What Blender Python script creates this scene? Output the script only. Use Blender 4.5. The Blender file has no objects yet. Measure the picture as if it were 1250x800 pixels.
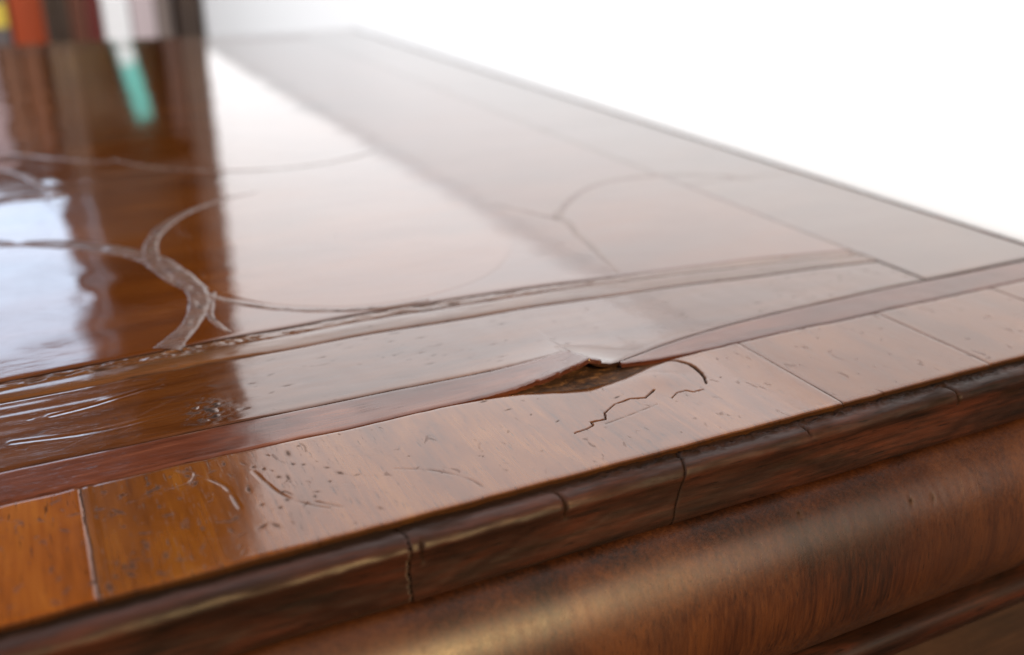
import bpy, math
import numpy as np
from mathutils import Vector

# ------------------------------------------------------------------ camera, world, lamps, exposure
SC = bpy.context.scene
COL = SC.collection
T = 0.850                                   # height of the chest top above the floor (m)

cd = bpy.data.cameras.new('camera'); cam = bpy.data.objects.new('camera', cd); COL.objects.link(cam)
cd.sensor_width = 36.0; cd.lens = 35.1
cd.clip_start = 0.01; cd.clip_end = 50
PITCH = math.radians(22.70); AZ = math.radians(26.19)
cam.location = (0, 0, T + 0.128)
cam.rotation_euler = (math.pi / 2 - PITCH, 0, -AZ)
cd.dof.use_dof = True; cd.dof.focus_distance = 0.270; cd.dof.aperture_fstop = 7.2
SC.camera = cam

w = bpy.data.worlds.new('World'); SC.world = w; w.use_nodes = True
bg = w.node_tree.nodes['Background']; bg.inputs[0].default_value = (1.0, 0.90, 0.82, 1); bg.inputs[1].default_value = 0.10

def area(name, loc, target, sx, sy, power, col):
    l = bpy.data.lights.new(name, 'AREA'); l.shape = 'RECTANGLE'; l.size = sx; l.size_y = sy
    l.energy = power; l.color = col
    o = bpy.data.objects.new(name, l); COL.objects.link(o); o.location = loc
    d = Vector(target) - Vector(loc); o.rotation_euler = d.to_track_quat('-Z', 'Y').to_euler()
    return o
area('room_light', (-1.30, 0.90, T + 0.78), (0.39, 0.95, T + 0.08), 2.2, 0.8, 57, (0.97, 0.98, 1.0))
area('room_behind_light', (0.75, -1.65, T + 1.20), (0.35, 0.1, T + 0.1), 2.4, 1.5, 20, (1.0, 0.93, 0.90))
area('warm_lamp', (0.205, -0.66, T + 0.50), (0.05, 0.17, T), 0.10, 0.07, 12, (1.0, 0.62, 0.22))

SC.view_settings.view_transform = 'Standard'; SC.view_settings.look = 'None'
SC.view_settings.exposure = 0.0; SC.view_settings.gamma = 1.0; SC.view_settings.use_curve_mapping = False

# ------------------------------------------------------------------ numpy noise
def _h(ix, iy, s):
    n = (ix.astype(np.int64) * 374761393 + iy.astype(np.int64) * 668265263 + s * 974634777) & 0x7fffffff
    n = ((n ^ (n >> 13)) * 1274126177) & 0x7fffffff
    n = (n ^ (n >> 16)) & 0xffff
    return n / 65535.0
def noise(x, y, s=0):
    x = np.asarray(x, float); y = np.asarray(y, float); x, y = np.broadcast_arrays(x, y)
    ix = np.floor(x); iy = np.floor(y); fx = x - ix; fy = y - iy
    fx = fx * fx * (3 - 2 * fx); fy = fy * fy * (3 - 2 * fy)
    a = _h(ix, iy, s); b = _h(ix + 1, iy, s); c = _h(ix, iy + 1, s); d = _h(ix + 1, iy + 1, s)
    return (a * (1 - fx) + b * fx) * (1 - fy) + (c * (1 - fx) + d * fx) * fy - 0.5
def fbm(x, y, s=0, o=4):
    v = 0; a = 1.0
    for k in range(o):
        v = v + a * noise(x * 2 ** k, y * 2 ** k, s + k * 17); a *= 0.5
    return v
def sstep(a, b, x):
    t = np.clip((x - a) / (b - a), 0, 1); return t * t * (3 - 2 * t)
def dist_poly(X, Y, pts):
    D = np.full(np.broadcast(X, Y).shape, 1e9)
    for (x0, y0), (x1, y1) in zip(pts[:-1], pts[1:]):
        dx, dy = x1 - x0, y1 - y0; L2 = dx * dx + dy * dy + 1e-9
        t = np.clip(((X - x0) * dx + (Y - y0) * dy) / L2, 0, 1)
        D = np.minimum(D, np.hypot(X - x0 - t * dx, Y - y0 - t * dy))
    return D
def catmull(P, n=10, closed=False):
    P = [np.array(p, float) for p in P]; out = []
    m = len(P); rng = range(m if closed else m - 1)
    for i in rng:
        if closed: p0, p1, p2, p3 = P[(i - 1) % m], P[i], P[(i + 1) % m], P[(i + 2) % m]
        else: p0, p1, p2, p3 = P[max(i - 1, 0)], P[i], P[i + 1], P[min(i + 2, m - 1)]
        for k in range(n):
            t = k / n
            out.append(0.5 * (2 * p1 + (p2 - p0) * t + (2 * p0 - 5 * p1 + 4 * p2 - p3) * t * t + (3 * p1 - p0 - 3 * p2 + p3) * t ** 3))
    if not closed: out.append(P[-1])
    return np.array(out)

# ------------------------------------------------------------------ objects
def link_mesh(name, V, F, mat, parent=None, dirt=None, smooth=True):
    me = bpy.data.meshes.new(name); V = np.asarray(V, float)
    me.from_pydata(V.tolist(), [], F if isinstance(F, list) else F.tolist())
    if dirt is not None:
        at = me.attributes.new('dirt', 'FLOAT', 'POINT'); at.data.foreach_set('value', np.asarray(dirt, np.float32).ravel())
    if smooth: me.polygons.foreach_set('use_smooth', [True] * len(me.polygons))
    me.materials.append(mat); me.update()
    o = bpy.data.objects.new(name, me); COL.objects.link(o)
    if parent: o.parent = parent
    return o
def tag(o, label, cat, group=None):
    o['label'] = label; o['category'] = cat
    if group: o['group'] = group
    return o
def struct(o): o['kind'] = 'structure'; return o
def empty(name, loc=(0, 0, 0)):
    o = bpy.data.objects.new(name, None); COL.objects.link(o); o.location = loc; o.empty_display_size = .05
    return o
def grid_faces(nu, nv):
    i = np.arange(nu - 1)[:, None]; j = np.arange(nv - 1)[None, :]
    a = (i * nv + j); F = np.stack([a, a + nv, a + nv + 1, a + 1], -1).reshape(-1, 4)
    return F
def sheet(name, X, Y, Z, mat, parent, dirt=None, thick=1.3, rim_dirt=.75):
    """closed thin sheet: a height grid (mm) with a skirt and a flat back; X runs along axis 0, Y along axis 1"""
    nu, nv = X.shape
    top = np.stack([X, Y, Z], -1).reshape(-1, 3)
    idx = np.arange(nu * nv).reshape(nu, nv)
    loop = np.concatenate([idx[:, 0], idx[-1, 1:], idx[-2::-1, -1], idx[0, -2:0:-1]])
    F = grid_faces(nu, nv).tolist()
    rim = top[loop].copy(); rim2 = rim.copy(); rim2[:, 2] -= thick
    n0 = len(top); n = len(loop)
    V = np.concatenate([top, rim, rim2])
    k = np.arange(n); k2 = (k + 1) % n
    F += np.stack([n0 + k, n0 + n + k, n0 + n + k2, n0 + k2], -1).tolist()
    dd = np.zeros(nu * nv) if dirt is None else np.asarray(dirt).ravel()
    dd = np.concatenate([dd, np.full(2 * n, rim_dirt)])
    V = V / 1000.0; V[:, 2] += T
    return link_mesh(name, V, F, mat, parent, dd)
def box_vf(x0, x1, y0, y1, z0, z1, b=0.0):
    V = [(x, y, z) for x in (x0, x1) for y in (y0, y1) for z in (z0, z1)]
    F = [(0, 1, 3, 2), (4, 6, 7, 5), (0, 4, 5, 1), (2, 3, 7, 6), (0, 2, 6, 4), (1, 5, 7, 3)]
    return V, F
def box(name, x0, x1, y0, y1, z0, z1, mat, parent=None, bevel=0.0):
    V, F = box_vf(x0, x1, y0, y1, z0, z1)
    o = link_mesh(name, V, F, mat, parent, smooth=False)
    if bevel:
        m = o.modifiers.new('bevel', 'BEVEL'); m.width = bevel; m.segments = 2
    return o

# ------------------------------------------------------------------ materials
class N:
    def __init__(s, name):
        s.m = bpy.data.materials.new(name); s.m.use_nodes = True; s.t = s.m.node_tree
        s.p = s.t.nodes['Principled BSDF']
        s.tc = s.t.nodes.new('ShaderNodeTexCoord').outputs['Object']
    def n(s, k, **kw):
        x = s.t.nodes.new(k)
        for a, b in kw.items(): setattr(x, a, b)
        return x
    def l(s, a, b): s.t.links.new(a, b)
    def noise(s, scale, detail=4, rough=.55, dist=0., vec=None, loc=(0, 0, 0)):
        mp = s.n('ShaderNodeMapping'); mp.inputs['Scale'].default_value = scale if isinstance(scale, tuple) else (scale,) * 3
        mp.inputs['Location'].default_value = loc
        s.l(vec or s.tc, mp.inputs['Vector'])
        x = s.n('ShaderNodeTexNoise'); x.inputs['Scale'].default_value = 1; x.inputs['Detail'].default_value = detail
        x.inputs['Roughness'].default_value = rough; x.inputs['Distortion'].default_value = dist
        s.l(mp.outputs[0], x.inputs['Vector']); return x.outputs['Fac']
    def ramp(s, fac, stops):
        r = s.n('ShaderNodeValToRGB'); e = r.color_ramp.elements
        while len(e) < len(stops): e.new(0.5)
        for q, (p, c) in zip(e, stops):
            q.position = p; q.color = (*c, 1) if len(c) == 3 else c
        s.l(fac, r.inputs[0]); return r.outputs[0]
    def mix(s, fac, a, b, mode='MIX'):
        x = s.n('ShaderNodeMix', data_type='RGBA', blend_type=mode)
        for v, i in ((fac, 0), (a, 6), (b, 7)):
            if isinstance(v, (int, float)): x.inputs[i].default_value = v
            elif isinstance(v, tuple): x.inputs[i].default_value = (*v, 1)
            else: s.l(v, x.inputs[i])
        return x.outputs[2]
    def math(s, op, a, b=None, c=None, clamp=False):
        x = s.n('ShaderNodeMath', operation=op); x.use_clamp = clamp
        for i, v in enumerate((a, b, c)):
            if v is None: continue
            if isinstance(v, (int, float)): x.inputs[i].default_value = v
            else: s.l(v, x.inputs[i])
        return x.outputs[0]
    def range(s, v, a, b, c=0., d=1.):
        x = s.n('ShaderNodeMapRange'); x.inputs[1].default_value = a; x.inputs[2].default_value = b
        x.inputs[3].default_value = c; x.inputs[4].default_value = d; s.l(v, x.inputs[0]); return x.outputs[0]
    def bump(s, h, dist, strength=1., nrm=None):
        x = s.n('ShaderNodeBump'); x.inputs['Distance'].default_value = dist; x.inputs['Strength'].default_value = strength
        s.l(h, x.inputs['Height'])
        if nrm is not None: s.l(nrm, x.inputs['Normal'])
        return x.outputs[0]

def wood(name, dark, mid, light, axis='x', fig=26, rough=.16, coat=.6, wave=1., pore=.5, grain=1., rvar=.08, off=0., speck=.0, scr=.6, spec=.5, lo=.30, hi=.70):
    """polished old veneer: figure, grain lines and pores run along `axis`"""
    k = N(name)
    def sc(al, ac, az=None):
        az = ac if az is None else az
        return {'x': (al, ac, az), 'y': (ac, al, az), 'z': (ac, ac, al)}[axis]
    L = (off, off * 1.7, off * .6)
    figure = k.noise(sc(fig * .55, fig * 2.2), 3, .55, 1.2, loc=L)
    lines = k.noise(sc(42, 900), 5, .65, .3, loc=L)
    f = k.math('ADD', k.math('MULTIPLY', figure, .58), k.math('MULTIPLY', lines, .42))
    col = k.ramp(f, [(lo, dark), (.50, mid), (hi, light)])
    patch = k.noise(14., 3, .6, .4, loc=(off + 5, 2, 1))
    col = k.mix(k.range(patch, .38, .68, .0, .55), col, k.mix(.5, dark, mid))
    pores = k.noise(sc(160, 1900), 2, .5, 0., loc=L)
    pm = k.range(pores, .62, .74, 0, pore)
    col = k.mix(pm, col, tuple(c * .25 for c in dark))
    sp = k.noise(sc(170, 330), 2, .5, .6, loc=(off, 3, 9))
    sm = k.range(sp, .66, .73, 0, speck)
    col = k.mix(sm, col, tuple(c * .12 for c in dark))
    at = k.n('ShaderNodeAttribute', attribute_name='dirt').outputs['Fac']
    col = k.mix(at, col, (.010, .006, .004))
    k.l(col, k.p.inputs['Base Color'])
    rn = k.noise(22., 4, .6, loc=(1, off, 4)); rf = k.noise(sc(200, 1400), 3, .6, loc=L)
    r = k.math('ADD', k.range(rn, .3, .7, rough - rvar * .5, rough + rvar), k.math('MULTIPLY', k.math('SUBTRACT', rf, .5), rough * .5))
    r = k.math('ADD', r, k.math('MULTIPLY', k.math('ADD', at, sm), .5), clamp=True)
    k.l(r, k.p.inputs['Roughness'])
    k.p.inputs['IOR'].default_value = 1.55
    k.l(k.math('MULTIPLY', k.math('SUBTRACT', 1., k.math('ADD', at, sm), clamp=True), spec), k.p.inputs['Specular IOR Level'])
    k.l(k.math('MULTIPLY', k.math('SUBTRACT', 1., k.math('ADD', at, sm), clamp=True), coat), k.p.inputs['Coat Weight']); k.p.inputs['Coat Roughness'].default_value = rough * .55
    wv = k.noise(sc(38, 75), 2, .5, .3, loc=L); n1 = k.bump(wv, .00011 * wave)
    w2 = k.noise(sc(150, 420), 3, .55, .2, loc=L); n2 = k.bump(w2, .000018 * wave, nrm=n1)
    n3 = k.bump(lines, .000007 * grain, nrm=n2)
    h = k.math('ADD', pm, sm); n4 = k.bump(k.math('MULTIPLY', h, -1.), .000025, nrm=n3)
    # fine hair scratches in the polish, lying at a slant
    mp = k.n('ShaderNodeMapping'); mp.inputs['Rotation'].default_value = (0, 0, .5 + off); k.l(k.tc, mp.inputs[0])
    s1 = k.noise((25, 2600, 25), 1, .4, .25, vec=mp.outputs[0], loc=L)
    msk = k.range(k.noise(35., 2, .5, loc=(3, off, 0)), .48, .62)
    n5 = k.bump(k.math('MULTIPLY', k.range(s1, .70, .76), msk), .00003 * scr, nrm=n4)
    k.l(n5, k.p.inputs['Normal'])
    nc = k.bump(w2, .00001 * wave, nrm=n1); k.l(nc, k.p.inputs['Coat Normal'])
    return k.m
def plain(name, col, rough=.6, var=.12, scale=20., bump=.0):
    k = N(name); f = k.noise(scale, 4, .6)
    c = k.mix(f, tuple(max(0, a * (1 - var)) for a in col), tuple(min(1, a * (1 + var)) for a in col))
    k.l(c, k.p.inputs['Base Color']); k.p.inputs['Roughness'].default_value = rough
    if bump: k.l(k.bump(f, bump), k.p.inputs['Normal'])
    return k.m
def emit(name, col, s):
    k = N(name); k.p.inputs['Base Color'].default_value = (.02, .02, .02, 1); k.p.inputs['Roughness'].default_value = .6
    k.p.inputs['Emission Color'].default_value = (*col, 1); k.p.inputs['Emission Strength'].default_value = s
    return k.m

M = {}
M['cross'] = [wood('crossband_walnut_%d' % i, d, m_, l, 'y', 30, .15, ct, .7, .8, 1.2, .07, off=.37 * i, speck=.35)
              for i, (d, m_, l, ct) in enumerate([((.050, .014, .002), (.128, .040, .0042), (.205, .080, .010), .85),
                                                  ((.066, .017, .002), (.160, .045, .0042), (.240, .083, .010), .35),
                                                  ((.048, .014, .003), (.110, .035, .006), (.170, .064, .013), .7)])]
M['side'] = wood('side_walnut', (.0350, .0112, .0037), (.0750, .0250, .0075), (.1125, .0425, .0125), 'x', 24, .09, 1.0, .7, .4, 1., .04, off=1.9)
M['string'] = wood('rosewood_stringing', (.034, .009, .004), (.092, .027, .014), (.165, .060, .032), 'x', 34, .16, .45, .8, .7, 1.8, .08, off=1.3, lo=.34, hi=.66)
M['band'] = wood('band_walnut', (.0350, .0100, .0025), (.0775, .0238, .0050), (.1250, .0450, .0100), 'x', 22, .09, .9, .8, .5, 1.2, .04, off=2.1, speck=.3)
M['inlay'] = wood('pale_inlay', (.0450, .0163, .0050), (.0938, .0350, .0100), (.1438, .0625, .0200), 'x', 30, .14, .6, 1., .6, 1.4, .06, off=2.9, speck=.5)
M['field'] = wood('field_walnut', (.0450, .0112, .0025), (.0975, .0263, .0037), (.1500, .0462, .0063), 'x', 14, .07, 1.0, .6, .4, .8, .03, off=3.3)
M['oval'] = wood('oval_walnut', (.0575, .0150, .0025), (.1150, .0325, .0050), (.1688, .0550, .0088), 'x', 18, .07, 1.0, .6, .4, .8, .03, off=4.1)
M['ribbon'] = wood('worn_ribbon', (.050, .022, .014), (.095, .047, .032), (.150, .088, .064), 'x', 60, .26, .2, 1.0, .3, 1.2, .12, off=5.2, speck=.12)
M['mould'] = wood('dark_moulding', (.005, .0022, .0016), (.024, .0085, .005), (.066, .019, .0095), 'x', 40, .44, .0, 1.2, .8, 3., .14, off=6.4, spec=.22, lo=.36, hi=.66)
M['frieze'] = wood('frieze_walnut', (.009, .0026, .0012), (.044, .0128, .004), (.092, .031, .009), 'z', 13, .42, .08, .7, .6, 1.6, .10, off=7.7, lo=.38, hi=.64)
M['carcass'] = wood('carcass_oak', (.020, .010, .006), (.045, .022, .012), (.080, .040, .022), 'x', 20, .5, 0., 1., .6, 1., .1, off=8.2)
k = N('old_glue'); f = k.noise(420., 5, .7, .5); f2 = k.noise((160, 700, 400), 4, .65, .4)
k.l(k.ramp(k.math('MULTIPLY', k.math('ADD', f, f2), .5), [(.36, (.008, .003, .0015)), (.52, (.045, .017, .005)), (.68, (.17, .080, .026))]), k.p.inputs['Base Color'])
k.p.inputs['Roughness'].default_value = .7; k.l(k.bump(f, .0006), k.p.inputs['Normal']); M['glue'] = k.m

# ------------------------------------------------------------------ the chest
chest = empty('chest', (0, 0, 0))
tag(chest, 'old walnut chest with polished inlaid top, veneer lifting at one split beside the border', 'chest')
X0, X1 = -152.0, 364.0            # veneer left and right edges (mm); the camera stands above x = 0, y = 0
YF, YB = 184.0, 1172.0            # veneer front and back edges
def yA(x): return 308.5 - .00050 * (x - 85) ** 2 + 1.2 * noise(x / 23., 0., 3)
def yB(x): return yA(x) - 6.0 + .8 * noise(x / 15., 0., 5)
def yC(x): return 290.5 - .00032 * (x - 55) ** 2 + 1.6 * noise(x / 30., 0., 7)
def ySU(x): return 247.5 + 1.2 * noise(x / 40., 0., 9)
def ySL(x): return 231.6 + .9 * noise(x / 22., 0., 11) + .35 * noise(x / 4., 0., 12)

def ySJ(x):
    """edge between stringing and broad band: beyond the split the stringing has gone and comes back as a taper"""
    t = np.where(x < 141.8, 1., 1 - np.exp(-np.clip(x - 147, 0, 999) / 30.)); return ySL(x) + (ySU(x) - ySL(x)) * t
def lift(x, y):
    """how far the loosened veneer stands up (mm): highest along the outer edge at the split"""
    l = np.where(x < 140, 4.7 * np.clip((x - 88) / 52., 0, 1) ** 2.4, 4.5 * np.exp(-np.clip(x - 140, 0, 99) / 11.5))
    p = np.clip((268 - y) / (268 - 232.), 0, 1) ** 2.6
    return l * p
def und(x, y, a=.10): return .55 * a * (noise(x / 34., y / 26., 41) + .5 * noise(x / 13., y / 12., 43))
def edge_soft(d, w=.8, depth=.35): return -depth * np.exp(-(np.clip(d, 0, None) / w) ** 1.3)

# core board under the veneers
box('core_board', (X0 + 1) / 1000, (X1 - 1) / 1000, (YF + 1) / 1000, (YB - 1) / 1000, T - .015, T - .0016, M['carcass'], chest)

# ---- crossbanding along the near edge: separate pieces, joints open, cracks and pits carved in
CR = [catmull([(163, 231), (168, 229.5), (170.8, 224), (170, 217), (167.5, 211.5)], 5),
      np.array([(151, 214.2), (146, 211.2), (142, 212.6), (136, 211.6), (131, 208.5), (129.4, 205.2), (125, 205.6), (124.6, 203.8), (122, 202.8), (118, 202.2)]),
      np.array([(164.5, 208.6), (161, 208.4), (159, 210.2), (156, 210.0), (153, 208.0)])]
SCR = [catmull([(37, 220), (40, 208), (44, 201), (49, 196)], 5), catmull([(69, 206), (77, 201), (83, 194), (85, 188)], 5),
       catmull([(47, 200), (52, 195)], 4), catmull([(24, 225), (29, 217), (30, 211), (30.5, 205)], 5), catmull([(20, 229), (24, 226), (22, 221)], 4),
       catmull([(128, 203), (137, 204.5), (147, 206.5)], 4), catmull([(8, 219), (15, 220.5), (23, 222)], 4)]
rs = np.random.RandomState(4)
PITS = [(rs.uniform(-60, 60), rs.uniform(187, 229), rs.uniform(.15, .5), rs.uniform(.3, 1.3), rs.uniform(0, 3.14)) for _ in range(90)]
PITS += [(rs.uniform(-2, 48), rs.uniform(187, 229), rs.uniform(.2, .6), rs.uniform(.5, 1.5), rs.uniform(1.0, 2.2)) for _ in range(26)]
PITS += [(rs.uniform(40, 320), rs.uniform(187, 230), rs.uniform(.12, .3), rs.uniform(.25, .8), rs.uniform(0, 3.14)) for _ in range(22)]
PITS += [(139, 215, .35, 1.0, .3), (104, 229.5, .4, 1.2, .1), (108, 222, .3, 1.0, .1), (314, 232, .9, 1.2, .2), (13.5, 222, .5, 2.2, .5), (5, 216, .5, 2.0, 2.2)]
def crossband(a, b, idx, res, lo_y=None, cracks=False):
    nu = int((b - a) / res) + 1
    nv = int(47.5 / res) + 1
    u = np.linspace(a + .14, b - .14, nu)[:, None]; v = np.linspace(0, 1, nv)[None, :]
    ja = .5 * noise(v * 9, a, 50) + .3 * noise(v * 40, a, 51); jb = .5 * noise(v * 9, b, 50) + .3 * noise(v * 40, b, 51)
    X = u + ja * np.clip(1 - (u - a) / 8, 0, 1) + jb * np.clip(1 - (b - u) / 8, 0, 1)
    hi = ySL(X) - .25
    bite = 5.6 * np.exp(-((X - 138) / np.where(X < 138, 17., 21.)) ** 2)
    bite = bite * (1 + .12 * noise(X / 4., 0, 61)) if cracks else bite * 0
    hi = hi - bite
    lo = YF + .25 * noise(X / 5., 1., 62)
    Y = lo + (hi - lo) * v
    Z = und(X, Y, .16)
    dirt = np.zeros_like(X)
    for d, q, dq in ((X - a, .22, .5), (b - X, .18, .45), (hi - Y, .25, .75), (Y - lo, .5, .8)):
        Z = Z + edge_soft(d, .5, q); dirt = np.maximum(dirt, dq * np.exp(-(np.clip(d, 0, None) / .33) ** 2))
    Z = Z + .14 * np.exp(-(((X - a) - 1.4) / 1.0) ** 2) * (1 if abs(a + 2) < .1 else .2)
    Z = Z + .10 * np.exp(-(((b - X) - 1.5) / 1.1) ** 2) * (1 if abs(b + 2) < .1 else .2)
    for (px, py, w_, l_, an) in PITS:
        if px < a - 3 or px > b + 3: continue
        i0 = np.searchsorted(u[:, 0], px - 5); i1 = np.searchsorted(u[:, 0], px + 5)
        if i1 <= i0: continue
        xx = X[i0:i1] - px; yy = Y[i0:i1] - py; c, s = math.cos(an), math.sin(an)
        p_ = xx * c + yy * s; q_ = -xx * s + yy * c
        g = np.exp(-(p_ / l_) ** 2 - (q_ / w_) ** 2) * (1 + .8 * noise(X[i0:i1] * 3, Y[i0:i1] * 3, 5))
        Z[i0:i1] -= .02 * g; dirt[i0:i1] = np.maximum(dirt[i0:i1], np.clip(g * .9, 0, .8))
    for pts in SCR:
        if pts[:, 0].max() < a or pts[:, 0].min() > b: continue
        d = dist_poly(X, Y, pts); br = np.clip(.65 + 1.1 * noise(X / 2.5, Y / 2.5, 71), 0, 1)
        Z = Z - .07 * np.exp(-(d / .45) ** 2) * br; dirt = np.maximum(dirt, .6 * np.exp(-(d / .26) ** 2) * br)
    if cracks:
        for q, pts in enumerate(CR):
            wob = .35 * noise(X / 1.1, Y / 1.1, 81)
            d = np.abs(dist_poly(X + wob, Y + wob * .7, pts)); wd = (.42, .19, .15)[q] * (1 + .9 * noise(X / 3.5, Y / 3.5, 83))
            Z = Z - .7 * np.exp(-(d / wd) ** 2); dirt = np.maximum(dirt, np.clip(1.15 * np.exp(-(d / (wd * 1.15)) ** 2), 0, 1))
        bw = np.clip(bite / 4., 0, 1); worn = bw * np.exp(-((hi - Y) / 2.0) ** 1.5)
        Z = Z - .9 * worn; dirt = np.maximum(dirt, .72 * worn)
        # flake beside the crack sits a touch proud and tilted
        Z = Z + .55 * np.exp(-((X - 158) / 9.) ** 2 - ((Y - 221) / 7.5) ** 2)
        Z = Z + .25 * np.exp(-(((X - 140) / 14.) ** 2)) * sstep(200, 224, Y)
    return sheet('crossband_veneer', X, Y, Z, M['cross'][idx], chest, dirt)
crossband(-152, -86, 1, .8)
crossband(-86, -2, 1, .40)
crossband(-2, 194.5, 0, .30, cracks=True)
crossband(194.5, 253.5, 2, .5)
crossband(253.5, 309, 2, .5)
crossband(309, 364, 2, .7)

# ---- red stringing, in two lengths that part at the lifted split
def strip(name, xa, xb, flo, fhi, mat, res, seed, zf=0., amp=.10, lifted=False, jag=None, crown=0., nv=None, edge=.3, thick=1.3, dl=.7):
    nu = int((xb - xa) / res) + 1
    u = np.linspace(xa, xb, nu)[:, None]
    wmid = float(np.mean(fhi(u) - flo(u))); nv = nv or max(8, int(wmid / res) + 1)
    v = np.linspace(0, 1, nv)[None, :]
    X = np.broadcast_to(u, (nu, nv)).copy()
    if jag == 'end': X = X + np.clip((X - xb + 9) / 9, 0, 1) * (1.6 * noise(v * 5, 1., seed) + 1.1 * noise(v * 14, 2., seed) - 3.2 * v)
    if jag == 'start': X = X + np.clip((xa + 9 - X) / 9, 0, 1) * (1.2 * noise(v * 5, 1., seed) + .8 * noise(v * 14, 2., seed) - 2.2 * v)
    lo = flo(X) + .22; hi = fhi(X) - .22
    if lifted: lo = lo + np.exp(-((X - 128) / 26.) ** 2) * (.5 * noise(X / 1.6, seed, 21) + .35 * noise(X / .7, seed, 22))
    Y = lo + (hi - lo) * v
    Z = zf + und(X, Y, amp) + crown * (1 - (2 * v - 1) ** 2) + .06 * noise(X / 5., v * 3., seed + 3)
    d1 = Y - lo; d2 = hi - Y
    Z = Z + edge_soft(d1, .5, edge) + edge_soft(d2, .5, edge)
    fade = 1 - .8 * ((X > 141) & (X < 196)) * lifted
    dirt = np.maximum(np.exp(-(d1 / .3) ** 2) * (1 if name != 'b' else fade), np.exp(-(d2 / .3) ** 2) * (1 if name == 'b' else fade)) * dl * np.clip(.75 + .9 * noise(X / 6., v, seed + 4), 0, 1)
    if lifted:
        Lf = lift(X, Y); Z = Z + Lf
        dirt = dirt * np.exp(-(Lf / .8) ** 2)
    return X, Y, Z, dirt
X, Y, Z, D = strip('stringing', X0, 143.4, ySL, ySU, M['string'], .45, 101, .05, .14, True, 'end', nv=36, dl=.5)
Z = Z + .8 * np.clip((X - 108) / 33., 0, 1) ** 2.2
D = np.maximum(D, .4 * np.clip(noise(X / 9., Y / .5, 120) * 3 - .85, 0, 1))
sheet('stringing', X, Y, Z, M['string'], chest, D, 1.4, .12)
X, Y, Z, D = strip('stringing', 151, X1, ySL, ySJ, M['string'], .45, 102, -.02, .14, True, None, nv=36)
sheet('stringing', X, Y, Z, M['string'], chest, D, 1.4, .12)

# old glue and torn ground wood seen in the opening under the lifted veneer
gx = np.linspace(92, 176, 210)[:, None]; gy = np.linspace(221, 262, 100)[None, :]
GX = gx + 0 * gy; GY = gy + 0 * gx
GZ = -1.15 + .9 * sstep(228, 240, GY) * np.exp(-((GX - 138) / 22.) ** 2) + .7 * fbm(GX / 5., GY / 2.2, 131, 4) * np.exp(-((GX - 136) / 26.) ** 2)
GZ = np.minimum(GZ, -.55 + .8 * lift(GX, GY))
sheet('glue_bed', GX, GY, GZ, M['glue'], chest, None, .4)

# ---- broad band and pale inlay strips, then the field
def band_piece(xa, xb, res, seed):
    X, Y, Z, D = strip('b', xa, xb, ySJ, yC, M['band'], res, seed, 0., .16, True, nv=int(42 / res / 1.0))
    D = np.maximum(D, .8 * np.exp(-((X - xa) / .4) ** 2) * (xa > X0)); D = np.maximum(D, .9 * np.exp(-((X - xb) / .5) ** 2))
    Z = Z - .3 * np.exp(-((X - xb) / .6) ** 2)
    Z = Z + .07 * noise(X / 16., Y / 2.6, 144) * (.12 + .88 * (1 - sstep(10, 90, X)))
    r2 = np.random.RandomState(seed)
    for _ in range(70):
        px, py = r2.uniform(xa, xb), r2.uniform(249, 289); l_, w_ = r2.uniform(.4, 1.6), r2.uniform(.2, .45)
        g = np.exp(-((X - px) / l_) ** 2 - ((Y - py) / w_) ** 2); Z -= .06 * g; D = np.maximum(D, .6 * g)
    # crumbled, blistered patch of polish beside the stringing
    g = np.exp(-((X - 33) / 5.5) ** 2 - ((Y - 258) / 7.) ** 2)
    b = fbm(X / 1.5, Y / .9, 140, 4); Z = Z + g * .16 * b; D = np.maximum(D, np.clip(g * (b * 3.0 + .1), 0, .9))
    for pts in (catmull([(-6, 274), (6, 276), (24, 281)], 4), catmull([(-16, 262), (6, 259), (30, 262)], 4)):
        d = dist_poly(X, Y, pts); Z = Z - .07 * np.exp(-(d / .5) ** 2) + .05 * np.exp(-((d - 1.1) / .6) ** 2)
    return sheet('band_veneer', X, Y, Z, M['band'], chest, D)
band_piece(X0, 294.8, .5, 151)
# right side border: plain cross-grained band running back
def side_band(xa, xb, ya, yb, mat, resx, resy, seed, name):
    nu = int((xb - xa) / resx) + 1; nv = int((yb - ya) / resy) + 1
    X = np.linspace(xa + .25, xb - .25, nu)[:, None] + np.zeros((1, nv)); Y = np.linspace(ya + .2, yb - .2, nv)[None, :] + np.zeros((nu, 1))
    Z = und(X, Y, .14); D = np.zeros_like(X)
    for d in (X - xa, xb - X, Y - ya, yb - Y):
        Z = Z + edge_soft(d, .7, .05 + .1 * (Y < 282)); D = np.maximum(D, (.04 + .6 * (Y < 282)) * np.exp(-(d / .5) ** 2))
    return sheet(name, X, Y, Z, mat, chest, D)
for q, (ya, yb) in enumerate([(248, 402), (402, 560), (560, 742), (742, 935), (935, 1125)]):
    side_band(295.2, X1, ya, yb, M['side'], 1.2, 1.6, 160 + q, 'crossband_veneer')
X, Y, Z, D = strip('i', X0, 294.8, yC, yB, M['inlay'], .5, 170, .02, .2, crown=.32, nv=26, edge=.5, dl=.9)
Z = Z + .12 * noise(X / 19., Y / 3., 178) + .06 * noise(X / 5., Y / 2., 179)
fd = sstep(140, 235, X) * .85; D = D * (1 - fd); Z = Z * (1 - fd) + und(X, Y, .14) * fd
sheet('inlay_strip', X, Y, Z, M['inlay'], chest, D)
X, Y, Z, D = strip('i', X0, 294.8, yB, yA, M['inlay'], .4, 171, -.12, .2, nv=18, edge=.5, dl=1.)
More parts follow.
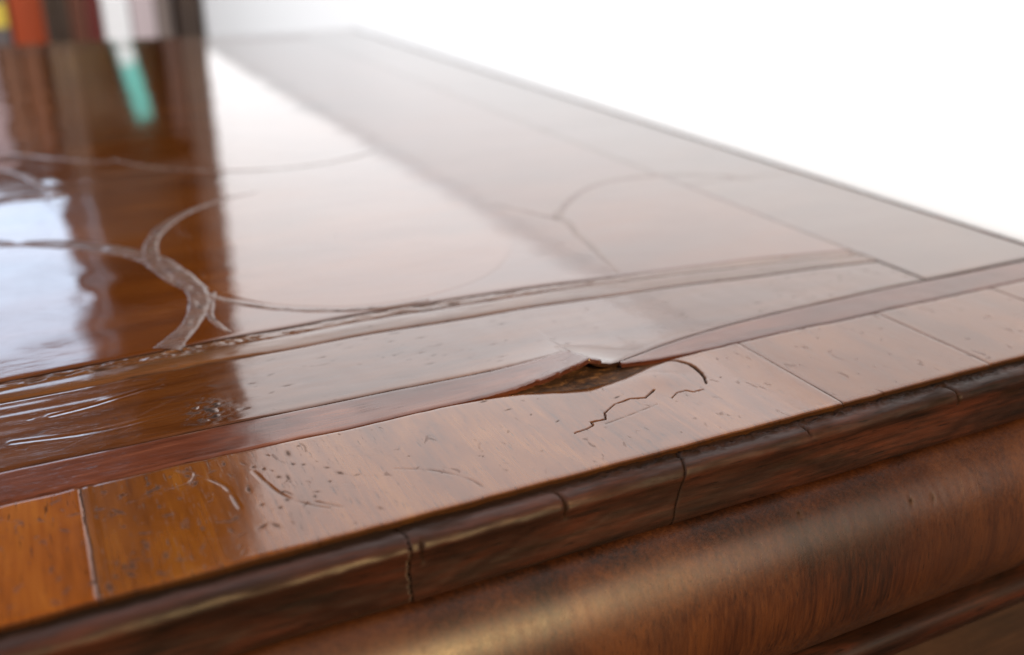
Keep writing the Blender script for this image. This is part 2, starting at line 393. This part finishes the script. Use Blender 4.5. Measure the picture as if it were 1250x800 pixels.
pt = np.clip(fbm(X / 9., Y / 2., 175, 3) * 2.6 - .55, 0, 1); Z = Z - .5 * pt + .40 * fbm(X / 5., Y / 2., 177, 3); D = np.maximum(D, .85 * pt); fd = sstep(140, 235, X) * .9; D = D * (1 - fd); Z = Z * (1 - fd) + und(X, Y, .14) * fd
sheet('inlay_strip', X, Y, Z, M['inlay'], chest, D)
# field: one broad ground with ovals let into it
nu, nv = 360, 420
Xf = np.linspace(X0, 294.9, nu)[:, None]; v = (np.linspace(0, 1, nv) ** 1.6)[None, :]
lo = yA(Xf) + .3; Yf = lo + (1100 - lo) * v; Xf = Xf + 0 * v
Zf = und(Xf, Yf, .14) + .22 * noise(Xf / 9., Yf / 16., 46) * (1 - sstep(-10, 50, Xf)) * sstep(305, 330, Yf) + edge_soft(Yf - lo, .8, .3)
sheet('field_veneer', Xf, Yf, Zf, M['field'], chest, .8 * np.exp(-((Yf - lo) / .5) ** 2) * (1 - .85 * sstep(110, 230, Xf)))
# far end border
side_band(X0, X1, 1126, YB, M['side'], 4, 2, 190, 'crossband_veneer')
side_band(X0, 294.8, 1100.4, 1125.6, M['string'], 4, 2, 191, 'stringing')

def oval_panel(cx, cy, a, b, res, zoff, ed=.6):
    nr, nt = int(max(a, b) / res), 160
    r = np.linspace(0.004, 1, nr)[:, None]; t = np.linspace(0, 2 * math.pi, nt, endpoint=False)[None, :]
    wob = 1 + .012 * noise(np.cos(t) * 4 + cx, np.sin(t) * 4 + cy, 7)
    X = cx + a * r * np.cos(t) * wob; Y = cy + b * r * np.sin(t) * wob
    Z = und(X, Y, .14) + zoff + edge_soft((1 - r) * a + 0 * t, .6, .3 * ed) * np.clip(-np.cos(t - .9) + .1, 0, 1)
    i = np.arange(nr - 1)[:, None]; j = np.arange(nt)[None, :]; j2 = (j + 1) % nt
    F = np.stack([i * nt + j, (i + 1) * nt + j, (i + 1) * nt + j2, i * nt + j2], -1).reshape(-1, 4).tolist()
    F.append(list(range(nt))[::-1])
    V = np.stack([X, Y, Z], -1).reshape(-1, 3) / 1000; V[:, 2] += T
    lf = np.clip(-np.cos(t - .9) + .1, 0, 1); D = ed * np.exp(-((1 - r) * a / .5) ** 2) * lf
    return link_mesh('oval_panel', V, F, M['oval'], chest, D)
oval_panel(112, 398, 72, 86, 1.2, .05)

def ribbon(pts, wid, seed, closed=False, h=.20, n=14, rough=.32, vis=(1, 1), mat=None):
    C = catmull(pts, n, closed); m = len(C)
    W = np.interp(np.linspace(0, 1, m), np.linspace(0, 1, len(wid)), wid)
    if closed: tg = np.roll(C, -1, 0) - np.roll(C, 1, 0)
    else: tg = np.gradient(C, axis=0)
    tg /= np.linalg.norm(tg, axis=1)[:, None] + 1e-9; nr = np.stack([-tg[:, 1], tg[:, 0]], -1)
    arc = np.concatenate([[0], np.cumsum(np.linalg.norm(np.diff(C, axis=0), axis=1))])
    W = W * (1 + .22 * noise(arc / 8., seed, 3) + .5 * noise(arc / 22., seed, 4))
    vs = np.interp(np.linspace(0, 1, m), np.linspace(0, 1, len(vis)), vis)[:, None]
    K = 13; s = np.linspace(-1, 1, K)
    X = C[:, 0:1] + nr[:, 0:1] * W[:, None] * .5 * s; Y = C[:, 1:2] + nr[:, 1:2] * W[:, None] * .5 * s
    Z = und(X, Y, .14) + .02 + .10 * vs * (1 - np.abs(s) ** 6) + vs * (.25 + 1.5 * np.clip(noise(arc / 21., seed, 6) + .2, 0, 1))[:, None] * h * (1 - np.abs(s) ** 3) - .20 * np.abs(s) ** 8 + vs * rough * fbm(X / 4.2, Y / 4.2, seed, 4) * (1 - s ** 4)
    D = np.clip(.9 * np.abs(s) ** 12 * (.5 + 1.5 * noise(X / 4., Y / 4., seed + 2)), 0, .9) + np.clip(fbm(X / 3., Y / 3., seed + 9, 4) * 2.8 - .75, 0, .85)
    V = np.stack([X, Y, Z], -1).reshape(-1, 3) / 1000; V[:, 2] += T
    i = np.arange(m if closed else m - 1)[:, None]; j = np.arange(K - 1)[None, :]; i2 = (i + 1) % m
    F = np.stack([i * K + j, i2 * K + j, i2 * K + j + 1, i * K + j + 1], -1).reshape(-1, 4).tolist()
    return link_mesh('ribbon_inlay', V, F, mat or M['ribbon'], chest, np.clip(D * vs, 0, .9))
def ell(cx, cy, a, b, n=28): return [(cx + a * math.cos(t), cy + b * math.sin(t)) for t in np.linspace(0, 2 * math.pi, n, endpoint=False)]
def arc_(cx, cy, a, b, t0, t1, n=16): return [(cx + a * math.cos(math.radians(t)), cy + b * math.sin(math.radians(t))) for t in np.linspace(t0, t1, n)]
ribbon(arc_(112, 398, 74.5, 88, 100, 276), (1.2, 3, 5, 7.5, 6, 4.5, 3.5, 3, 2), 201, vis=(.1, .5, 1, 1, 1, .9, .9, .8, .5))
ribbon([(-70, 470), (-40, 463), (-16, 449), (3, 440), (20, 426), (33, 409), (41, 392), (46, 372), (50, 356)], (8, 12, 11, 13, 13, 12, 10, 7, 4), 202)
ribbon([(41, 396), (45, 376), (47, 360), (46, 343), (40, 325), (33, 313), (29, 307)], (4, 7, 9, 9, 8, 9, 11), 203)
ribbon([(52, 352), (49, 340), (47, 326), (50, 312)], (3, 4, 3, 2), 211, vis=(.8, .7))
ribbon([(194, 416), (203, 394), (208, 384), (211, 374), (206, 356), (203, 339), (199, 322), (196, 306)], (2, 3, 8, 7, 5, 4, 3.5, 3), 204, vis=(.1, .3, .6, .4, .2, .15, .1, .1), mat=M['inlay'])
ribbon([(209, 380), (220, 394), (239, 413), (261, 426), (284, 428), (305, 422), (322, 412), (334, 396)], (7, 6, 6, 5, 5, 5, 5, 2), 205, vis=(.5, .35, .3, .3, .2, .2, .3, .1), mat=M['inlay'])
ribbon(arc_(128, 640, 94.5, 113, 205, 305), (2, 4, 5, 4, 3, 3, 3, 5, 2), 206, vis=(.3, .6, .7, .5, .3, .3, .2))
ribbon([(-80, 660), (-40, 650), (-13, 634), (20, 600), (42, 582)], (7, 7, 6, 6, 4), 207)
ribbon([(-12, 521), (0, 520), (11, 521), (4, 545), (-4, 573), (-16, 596)], (4, 6, 7, 6, 6, 5), 208)

# ---- edge moulding: dark beads mitred round the top, in broken lengths
PROF = np.array([(184.4, -1.2), (183.5, -1.8), (182.2, -1.8), (180.8, -1.4), (179.3, -1.05), (177.9, -1.05), (176.7, -1.45), (175.8, -2.2), (175.3, -3.2), (175.3, -4.2), (175.5, -5.2), (175.5, -7.2), (175.2, -9.6),
                 (174.8, -11.8), (174.5, -13.6), (174.5, -15.0), (174.9, -16.0), (176.0, -16.7), (178.0, -17.0), (181, -17.0)])
def profile(P, n):
    C = catmull([tuple(p) for p in P], 6); a = np.concatenate([[0], np.cumsum(np.linalg.norm(np.diff(C, axis=0), axis=1))])
    s = np.linspace(0, a[-1], n); return np.stack([np.interp(s, a, C[:, 0]), np.interp(s, a, C[:, 1])], -1), s
PM, sm_ = profile(PROF, 90)
def moulding(xa, xb, res, seed, cuta=None, cutb=None):
    nu = int((xb - xa) / res) + 1; n = len(PM)
    v = np.linspace(0, 1, n)[None, :]; t = np.linspace(0, 1, nu)[:, None]
    A = xa + (cuta(v) if cuta else 0 * v); B = xb + (cutb(v) if cutb else 0 * v)
    X = A + (B - A) * t
    Y = PM[None, :, 0] + 0 * X; Z = PM[None, :, 1] + 0 * X
    tg = np.gradient(PM, axis=0); tg /= np.linalg.norm(tg, axis=1)[:, None]; nrm = np.stack([tg[:, 1], -tg[:, 0]], -1)   # outward: up / forward
    S = sm_[None, :] + 0 * X
    d = .30 * noise(X / 26., S / 9., seed) + .24 * noise(X / 7., S / 2.5, seed + 1) + .10 * noise(X / 3., S / 1.2, seed + 3) + .05 * noise(X / 1.4, S / .9, seed + 2)
    D = np.clip(1.0 * np.exp(-((S - 1.6) / 2.3) ** 2) + .5 * np.clip(fbm(X / 14., S / 3., seed + 5, 3) * 2 - .35, 0, 1), 0, .95)
    # chewed, crumbling groove behind the bead towards the right
    g = np.exp(-((S - 2.8) / 2.0) ** 2) * (.25 + .75 * sstep(85, 140, X))
    c = fbm(X / 1.8, S / 1.3, 233, 3); d = d + g * (.45 + 1.4 * c); D = np.maximum(D * (1 - .5 * g), np.clip(g * (1.9 * c + .35), 0, .95))
    for e, w_ in ((X - A, .5), (B - X, .5)):
        d = d - .12 * np.exp(-(e / w_) ** 1.5); D = np.maximum(D, .6 * np.exp(-(e / .25) ** 2))
    for nick, s0, s1, w_ in ((100.6, 3, 13, .5), (64, 8, 14, .3), (-40, 2, 20, .4), (176, 4, 9, .5), (231, 3, 12, .5)):
        q = np.exp(-((X - nick - .6 * noise(S / 2., nick, 9)) / w_) ** 2) * sstep(s0 - 1, s0 + 1, S) * (1 - sstep(s1 - 1, s1 + 1, S)); d = d - .6 * q; D = np.maximum(D, .9 * q)
    sgn = -1.0
    Y = Y + sgn * nrm[None, :, 0] * -d; Z = Z + sgn * nrm[None, :, 1] * -d
    V = np.stack([X, Y, Z], -1).reshape(-1, 3)
    F = grid_faces(nu, n)[:, ::-1].tolist()
    # close the ends
    base = len(V); ends = []
    for row in (0, nu - 1):
        ids = list(range(row * n, (row + 1) * n))
        V = np.concatenate([V, [[V[ids[0]][0], 184.4, -17.0]]]); ids.append(base); base += 1
        F.append(ids[::-1] if row == 0 else ids)
    D = np.concatenate([D.ravel(), np.full(len(V) - nu * n, .8)])
    V = V / 1000; V[:, 2] += T
    return link_mesh('edge_moulding', V, F, M['mould'], chest, D)
c1 = lambda v: .9 * noise(v * 6, 3., 240) + .5 * noise(v * 17, 3., 241) - .6 * v
c2 = lambda v: 5.0 - 9.0 * v + .6 * noise(v * 8, 5., 242)
moulding(-160, 61.38, .5, 250, None, c1)
moulding(61.55, 132.8, .5, 260, c1, c2)
moulding(132.98, 372, .6, 270, c2, None)
# side and back runs of the moulding (right side seen edge on)
def side_moulding(x, sgn, y0, y1, name='edge_moulding'):
    n = len(PM); nu = 120
    off = (PM[:, 0] - YF)                     # negative = outward
    ys = np.linspace(y0, y1, nu)[:, None]
    X = x - sgn * off[None, :] + .2 * noise(ys / 40., 0., 281) ; Z = PM[None, :, 1] + .15 * noise(ys / 30., 1., 282) + 0 * X; Y = ys + 0 * X
    V = np.stack([X, Y, Z], -1).reshape(-1, 3) / 1000; V[:, 2] += T
    F = grid_faces(nu, n)
    if sgn < 0: F = F[:, ::-1]
    return link_mesh(name, V, F.tolist(), M['mould'], chest, np.zeros(len(V)))
side_moulding(X1, 1, 184, YB + 8)
side_moulding(X0, -1, 184, YB + 8)

# ---- cushion frieze under the moulding, bead below it, and the carcass
FP, fs = profile(np.array([(179, -17.1), (175, -17.15), (171, -18.6), (167, -21.4), (163.6, -25.4), (161, -30.5), (159.4, -37), (158.8, -44), (159.4, -51), (161.4, -57.5), (164.8, -63.5), (169.5, -68.5), (174, -71)]), 60)
nu = 1060; n = len(FP)
X = np.linspace(-156, 368, nu)[:, None] + np.zeros((1, n)); S = fs[None, :] + 0 * X
d = .25 * noise(X / 30., S / 25., 300) + .05 * noise(X / 2., S / 18., 301); D = np.zeros_like(X)
for (px_, ps, rr) in ((168, 11., .5), (205, 17., .4), (213, 17.5, .4), (60, 14., .1), (96, 21., .15), (142, 9., .12)):
    g = np.exp(-((X - px_) ** 2 + (S - ps) ** 2) / rr); D = np.maximum(D, .95 * g); d = d - .3 * g
V = np.stack([X, FP[None, :, 0] - d, FP[None, :, 1] + 0 * X], -1).reshape(-1, 3) / 1000; V[:, 2] += T
link_mesh('frieze_veneer', V, grid_faces(nu, n)[:, ::-1].tolist(), M['frieze'], chest, D)
LP, ls = profile(np.array([(174.5, -70.4), (170, -70.6), (166.6, -71.2), (164.6, -72.6), (163.8, -74.8), (164.4, -77.2), (166.4, -78.8), (169, -79.6), (170, -82), (172, -88), (176, -94), (181, -97)]), 50)
nu = 200; Xl = np.linspace(-158, 370, nu)[:, None] + np.zeros((1, 50))
V = np.stack([Xl, LP[None, :, 0] + .2 * noise(Xl / 30., 0., 320), LP[None, :, 1] + 0 * Xl], -1).reshape(-1, 3) / 1000; V[:, 2] += T
link_mesh('lower_moulding', V, grid_faces(nu, 50)[:, ::-1].tolist(), M['mould'], chest, np.zeros(len(V)))
box('carcass', -.150, .362, .186, 1.172, .06, T - .0165, M['carcass'], chest)
for sx in (-.14, .30):
    for sy in (.20, 1.10):
        box('foot', sx, sx + .05, sy, sy + .05, 0, .0595, M['mould'], chest, .004)

# ------------------------------------------------------------------ surroundings: white wall with window, far bookcase
M['white'] = plain('white_paint', (.84, .84, .85), .75, .015, 6.)
M['sillw'] = plain('white_sill', (.82, .82, .83), .4, .02, 8.)
M['floor'] = plain('dark_floor', (.016, .011, .009), .5, .2, 9.)
M['farw'] = plain('far_wall', (.16, .11, .10), .8, .1, 5.)
M['case'] = wood('bookcase_wood', (.012, .006, .004), (.030, .014, .009), (.055, .026, .016), 'z', 20, .4, .1, 1., .4, 1., .1, off=9.1)
M['day'] = emit('daylight_pane', (1.0, .99, 1.0), 1.55)
M['cool'] = emit('cool_daylight_pane', (.64, .79, 1.0), 2.4)
WX = .396
def slab(name, x0, x1, y0, y1, z0, z1, mat): return struct(box(name, x0, x1, y0, y1, z0, z1, mat))
slab('floor', -2.6, 1.2, -1.6, 3.2, -.02, 0, M['floor'])
SILL = T + .149
wall = slab('wall', WX, WX + .12, .20, 2.70, .001, SILL - .0117, M['white'])
win = empty('window', (WX, .7, SILL)); tag(win, 'wide bright window with white sill above the chest, mirrored in its polished top', 'window')
def wpart(name, x0, x1, y0, y1, z0, z1, mat, bevel=.003):
    o = box(name, x0 - WX, x1 - WX, y0 - .7, y1 - .7, z0 - SILL, z1 - SILL, mat, win, bevel); return o
wpart('sill', .3945, WX + .11, 0.205, 2.69, SILL - .0115, SILL + .004, M['sillw'], 0.0006)
wpart('pane', WX + .05, WX + .056, 0.21, 2.69, SILL + .0045, SILL + 1.75, M['day'], 0)
# far wall, its window and the bookcases in front of it
slab('far_wall', -1.6, WX + .12, 2.705, 2.80, .001, 2.9, M['farw'])
fw = empty('far_window', (-.2, 2.70, T + .5)); tag(fw, 'small cool daylight window above the low bookcase, glinting in the polish', 'window')
box('pane', -.42, .26, -.012, -.006, .01, .50, M['cool'], fw)
box('frame', -.46, -.425, -.03, -.001, -.03, .54, M['case'], fw, .003)

def bookcase(name, label, x0, x1, z1, shelves, rp=.05):
    b = empty(name, ((x0 + x1) / 2, 2.30, 0)); tag(b, label, 'bookcase')
    X_ = (x0 + x1) / 2
    def p(n, a, c, d, e, f_, g): return box(n, a - X_, c - X_, d, e, f_, g, M['case'], b, .002)
    p('side_panel', x0, x0 + .022, 0, .30, 0.001, z1 - .0255); p('side_panel', x1 - rp, x1, 0, .30, 0.001, z1 - .0255)
    p('back_panel', x0 + .0225, x1 - rp - .0005, .285, .30, .001, z1 - .0255)
    p('top_board', x0, x1, -.008, .305, z1 - .025, z1)
    for z in shelves: p('shelf', x0 + .0225, x1 - rp - .0005, .01, .2845, z - .02, z)
    return b
SH1, SH2 = T - .235, T + .095
bookcase('tall_bookcase', 'tall dark bookcase in the corner where the white wall ends', .104, WX - .004, T + 1.75, [T - .55, SH1, SH2, T + .42, T + .75, T + 1.1, T + 1.42])
bookcase('low_bookcase', 'low dark bookcase at the far left, beyond the chest', -.62, .10, T + .43, [T - .55, SH1, SH2], .02)
M['paper'] = plain('paper_edges', (.62, .58, .48), .9, .1, 300.)
def book(label, xc, wd, z, hgt, col, lean=0., rough=.5, band=None, dp=.19):
    e = empty('book', (xc, 2.335, z)); tag(e, label, 'book', 'books in the far bookcases')
    m = plain('book_cloth', col, rough, .12, 40.)
    t = .003
    vs = []; fs_ = []
    for (a, b, c, d) in ((-wd / 2, wd / 2, 0, t), (-wd / 2, -wd / 2 + t, t, dp), (wd / 2 - t, wd / 2, t, dp)):
        V, F = box_vf(a, b, c, d, 0, hgt); n = len(vs); vs += V; fs_ += [tuple(i + n for i in f) for f in F]
    link_mesh('cover', vs, fs_, m, e, smooth=False)
    box('pages', -wd / 2 + t + .0003, wd / 2 - t - .0003, t + .0003, dp - .004, .004, hgt - .004, M['paper'], e)
    if band: box('spine_label', -wd / 2 + .0015, wd / 2 - .0015, -.0012, -.0002, hgt * band[0], hgt * band[1], plain('label_colour', band[2], .5, .03), e)
    e.rotation_euler = (0, lean, 0)
    return e
def px(p): return .392 - (240 - p) * .00193
def span(a, b): return (px(a) + px(b)) / 2, px(b) - px(a) - .002
for lab, a, b, hg, c, kw in [
    ('grey tan book right beside the dark bookcase post', 193, 209, .25, (.20, .16, .15), {}),
    ('pale beige book next to the bright white book', 166, 192, .24, (.52, .44, .47), {}),
    ('bright bluish white book, brightest on the far shelf', 137, 165, .26, (.85, .87, .93), {}),]:
    x_, w_ = span(a, b); book(lab, x_, w_, SH1, hg, c, **kw)
for lab, a, b, hg, c, kw in [
    ('narrow dark red book left of the bright white book', 121, 135, .25, (.12, .010, .010), {}),
    ('reddish brown book beside the narrow dark red book', 104, 120, .25, (.17, .055, .035), {}),]:
    x_, w_ = span(a, b); book(lab, x_, w_, SH1, hg, c, **kw)
for lab, a, b, hg, c, kw in [
    ('broad orange red book on the far shelf', 46, 80, .25, (.30, .036, .003), {}),
    ('grey book with a yellow spine label at far left', 16, 44, .24, (.10, .085, .09), dict(band=(.60, .80, (.62, .46, .06)))),
    ('dark purple book at the left edge of the picture', -14, 14, .25, (.045, .022, .035), {}),]:
    x_, w_ = span(a, b); book(lab, x_, w_, SH1, hg, c, **kw)
book('teal book with white foot leaning on the upper shelf, mirrored as a teal streak', px(150), .036, SH2, .20, (.10, .55, .50), math.radians(9), band=(.02, .40, (.85, .88, .92)))
for lab, xc, wd, hg, c in [
    ('dark brown book on the upper shelf against the post', px(206), .03, .24, (.07, .035, .03)),
    ('rusty brown book on the upper shelf of the low bookcase', px(60), .034, .26, (.11, .035, .015)),
    ('chestnut book between the rusty and the pale mauve books', px(38), .036, .25, (.10, .04, .022)),
    ('pale mauve book on the upper shelf at far left', px(12), .046, .27, (.34, .27, .30)),
    ('grey mauve book leftmost on the upper shelf', px(-14), .045, .26, (.28, .23, .26))]:
    book(lab, xc, wd, SH2, hg, c)
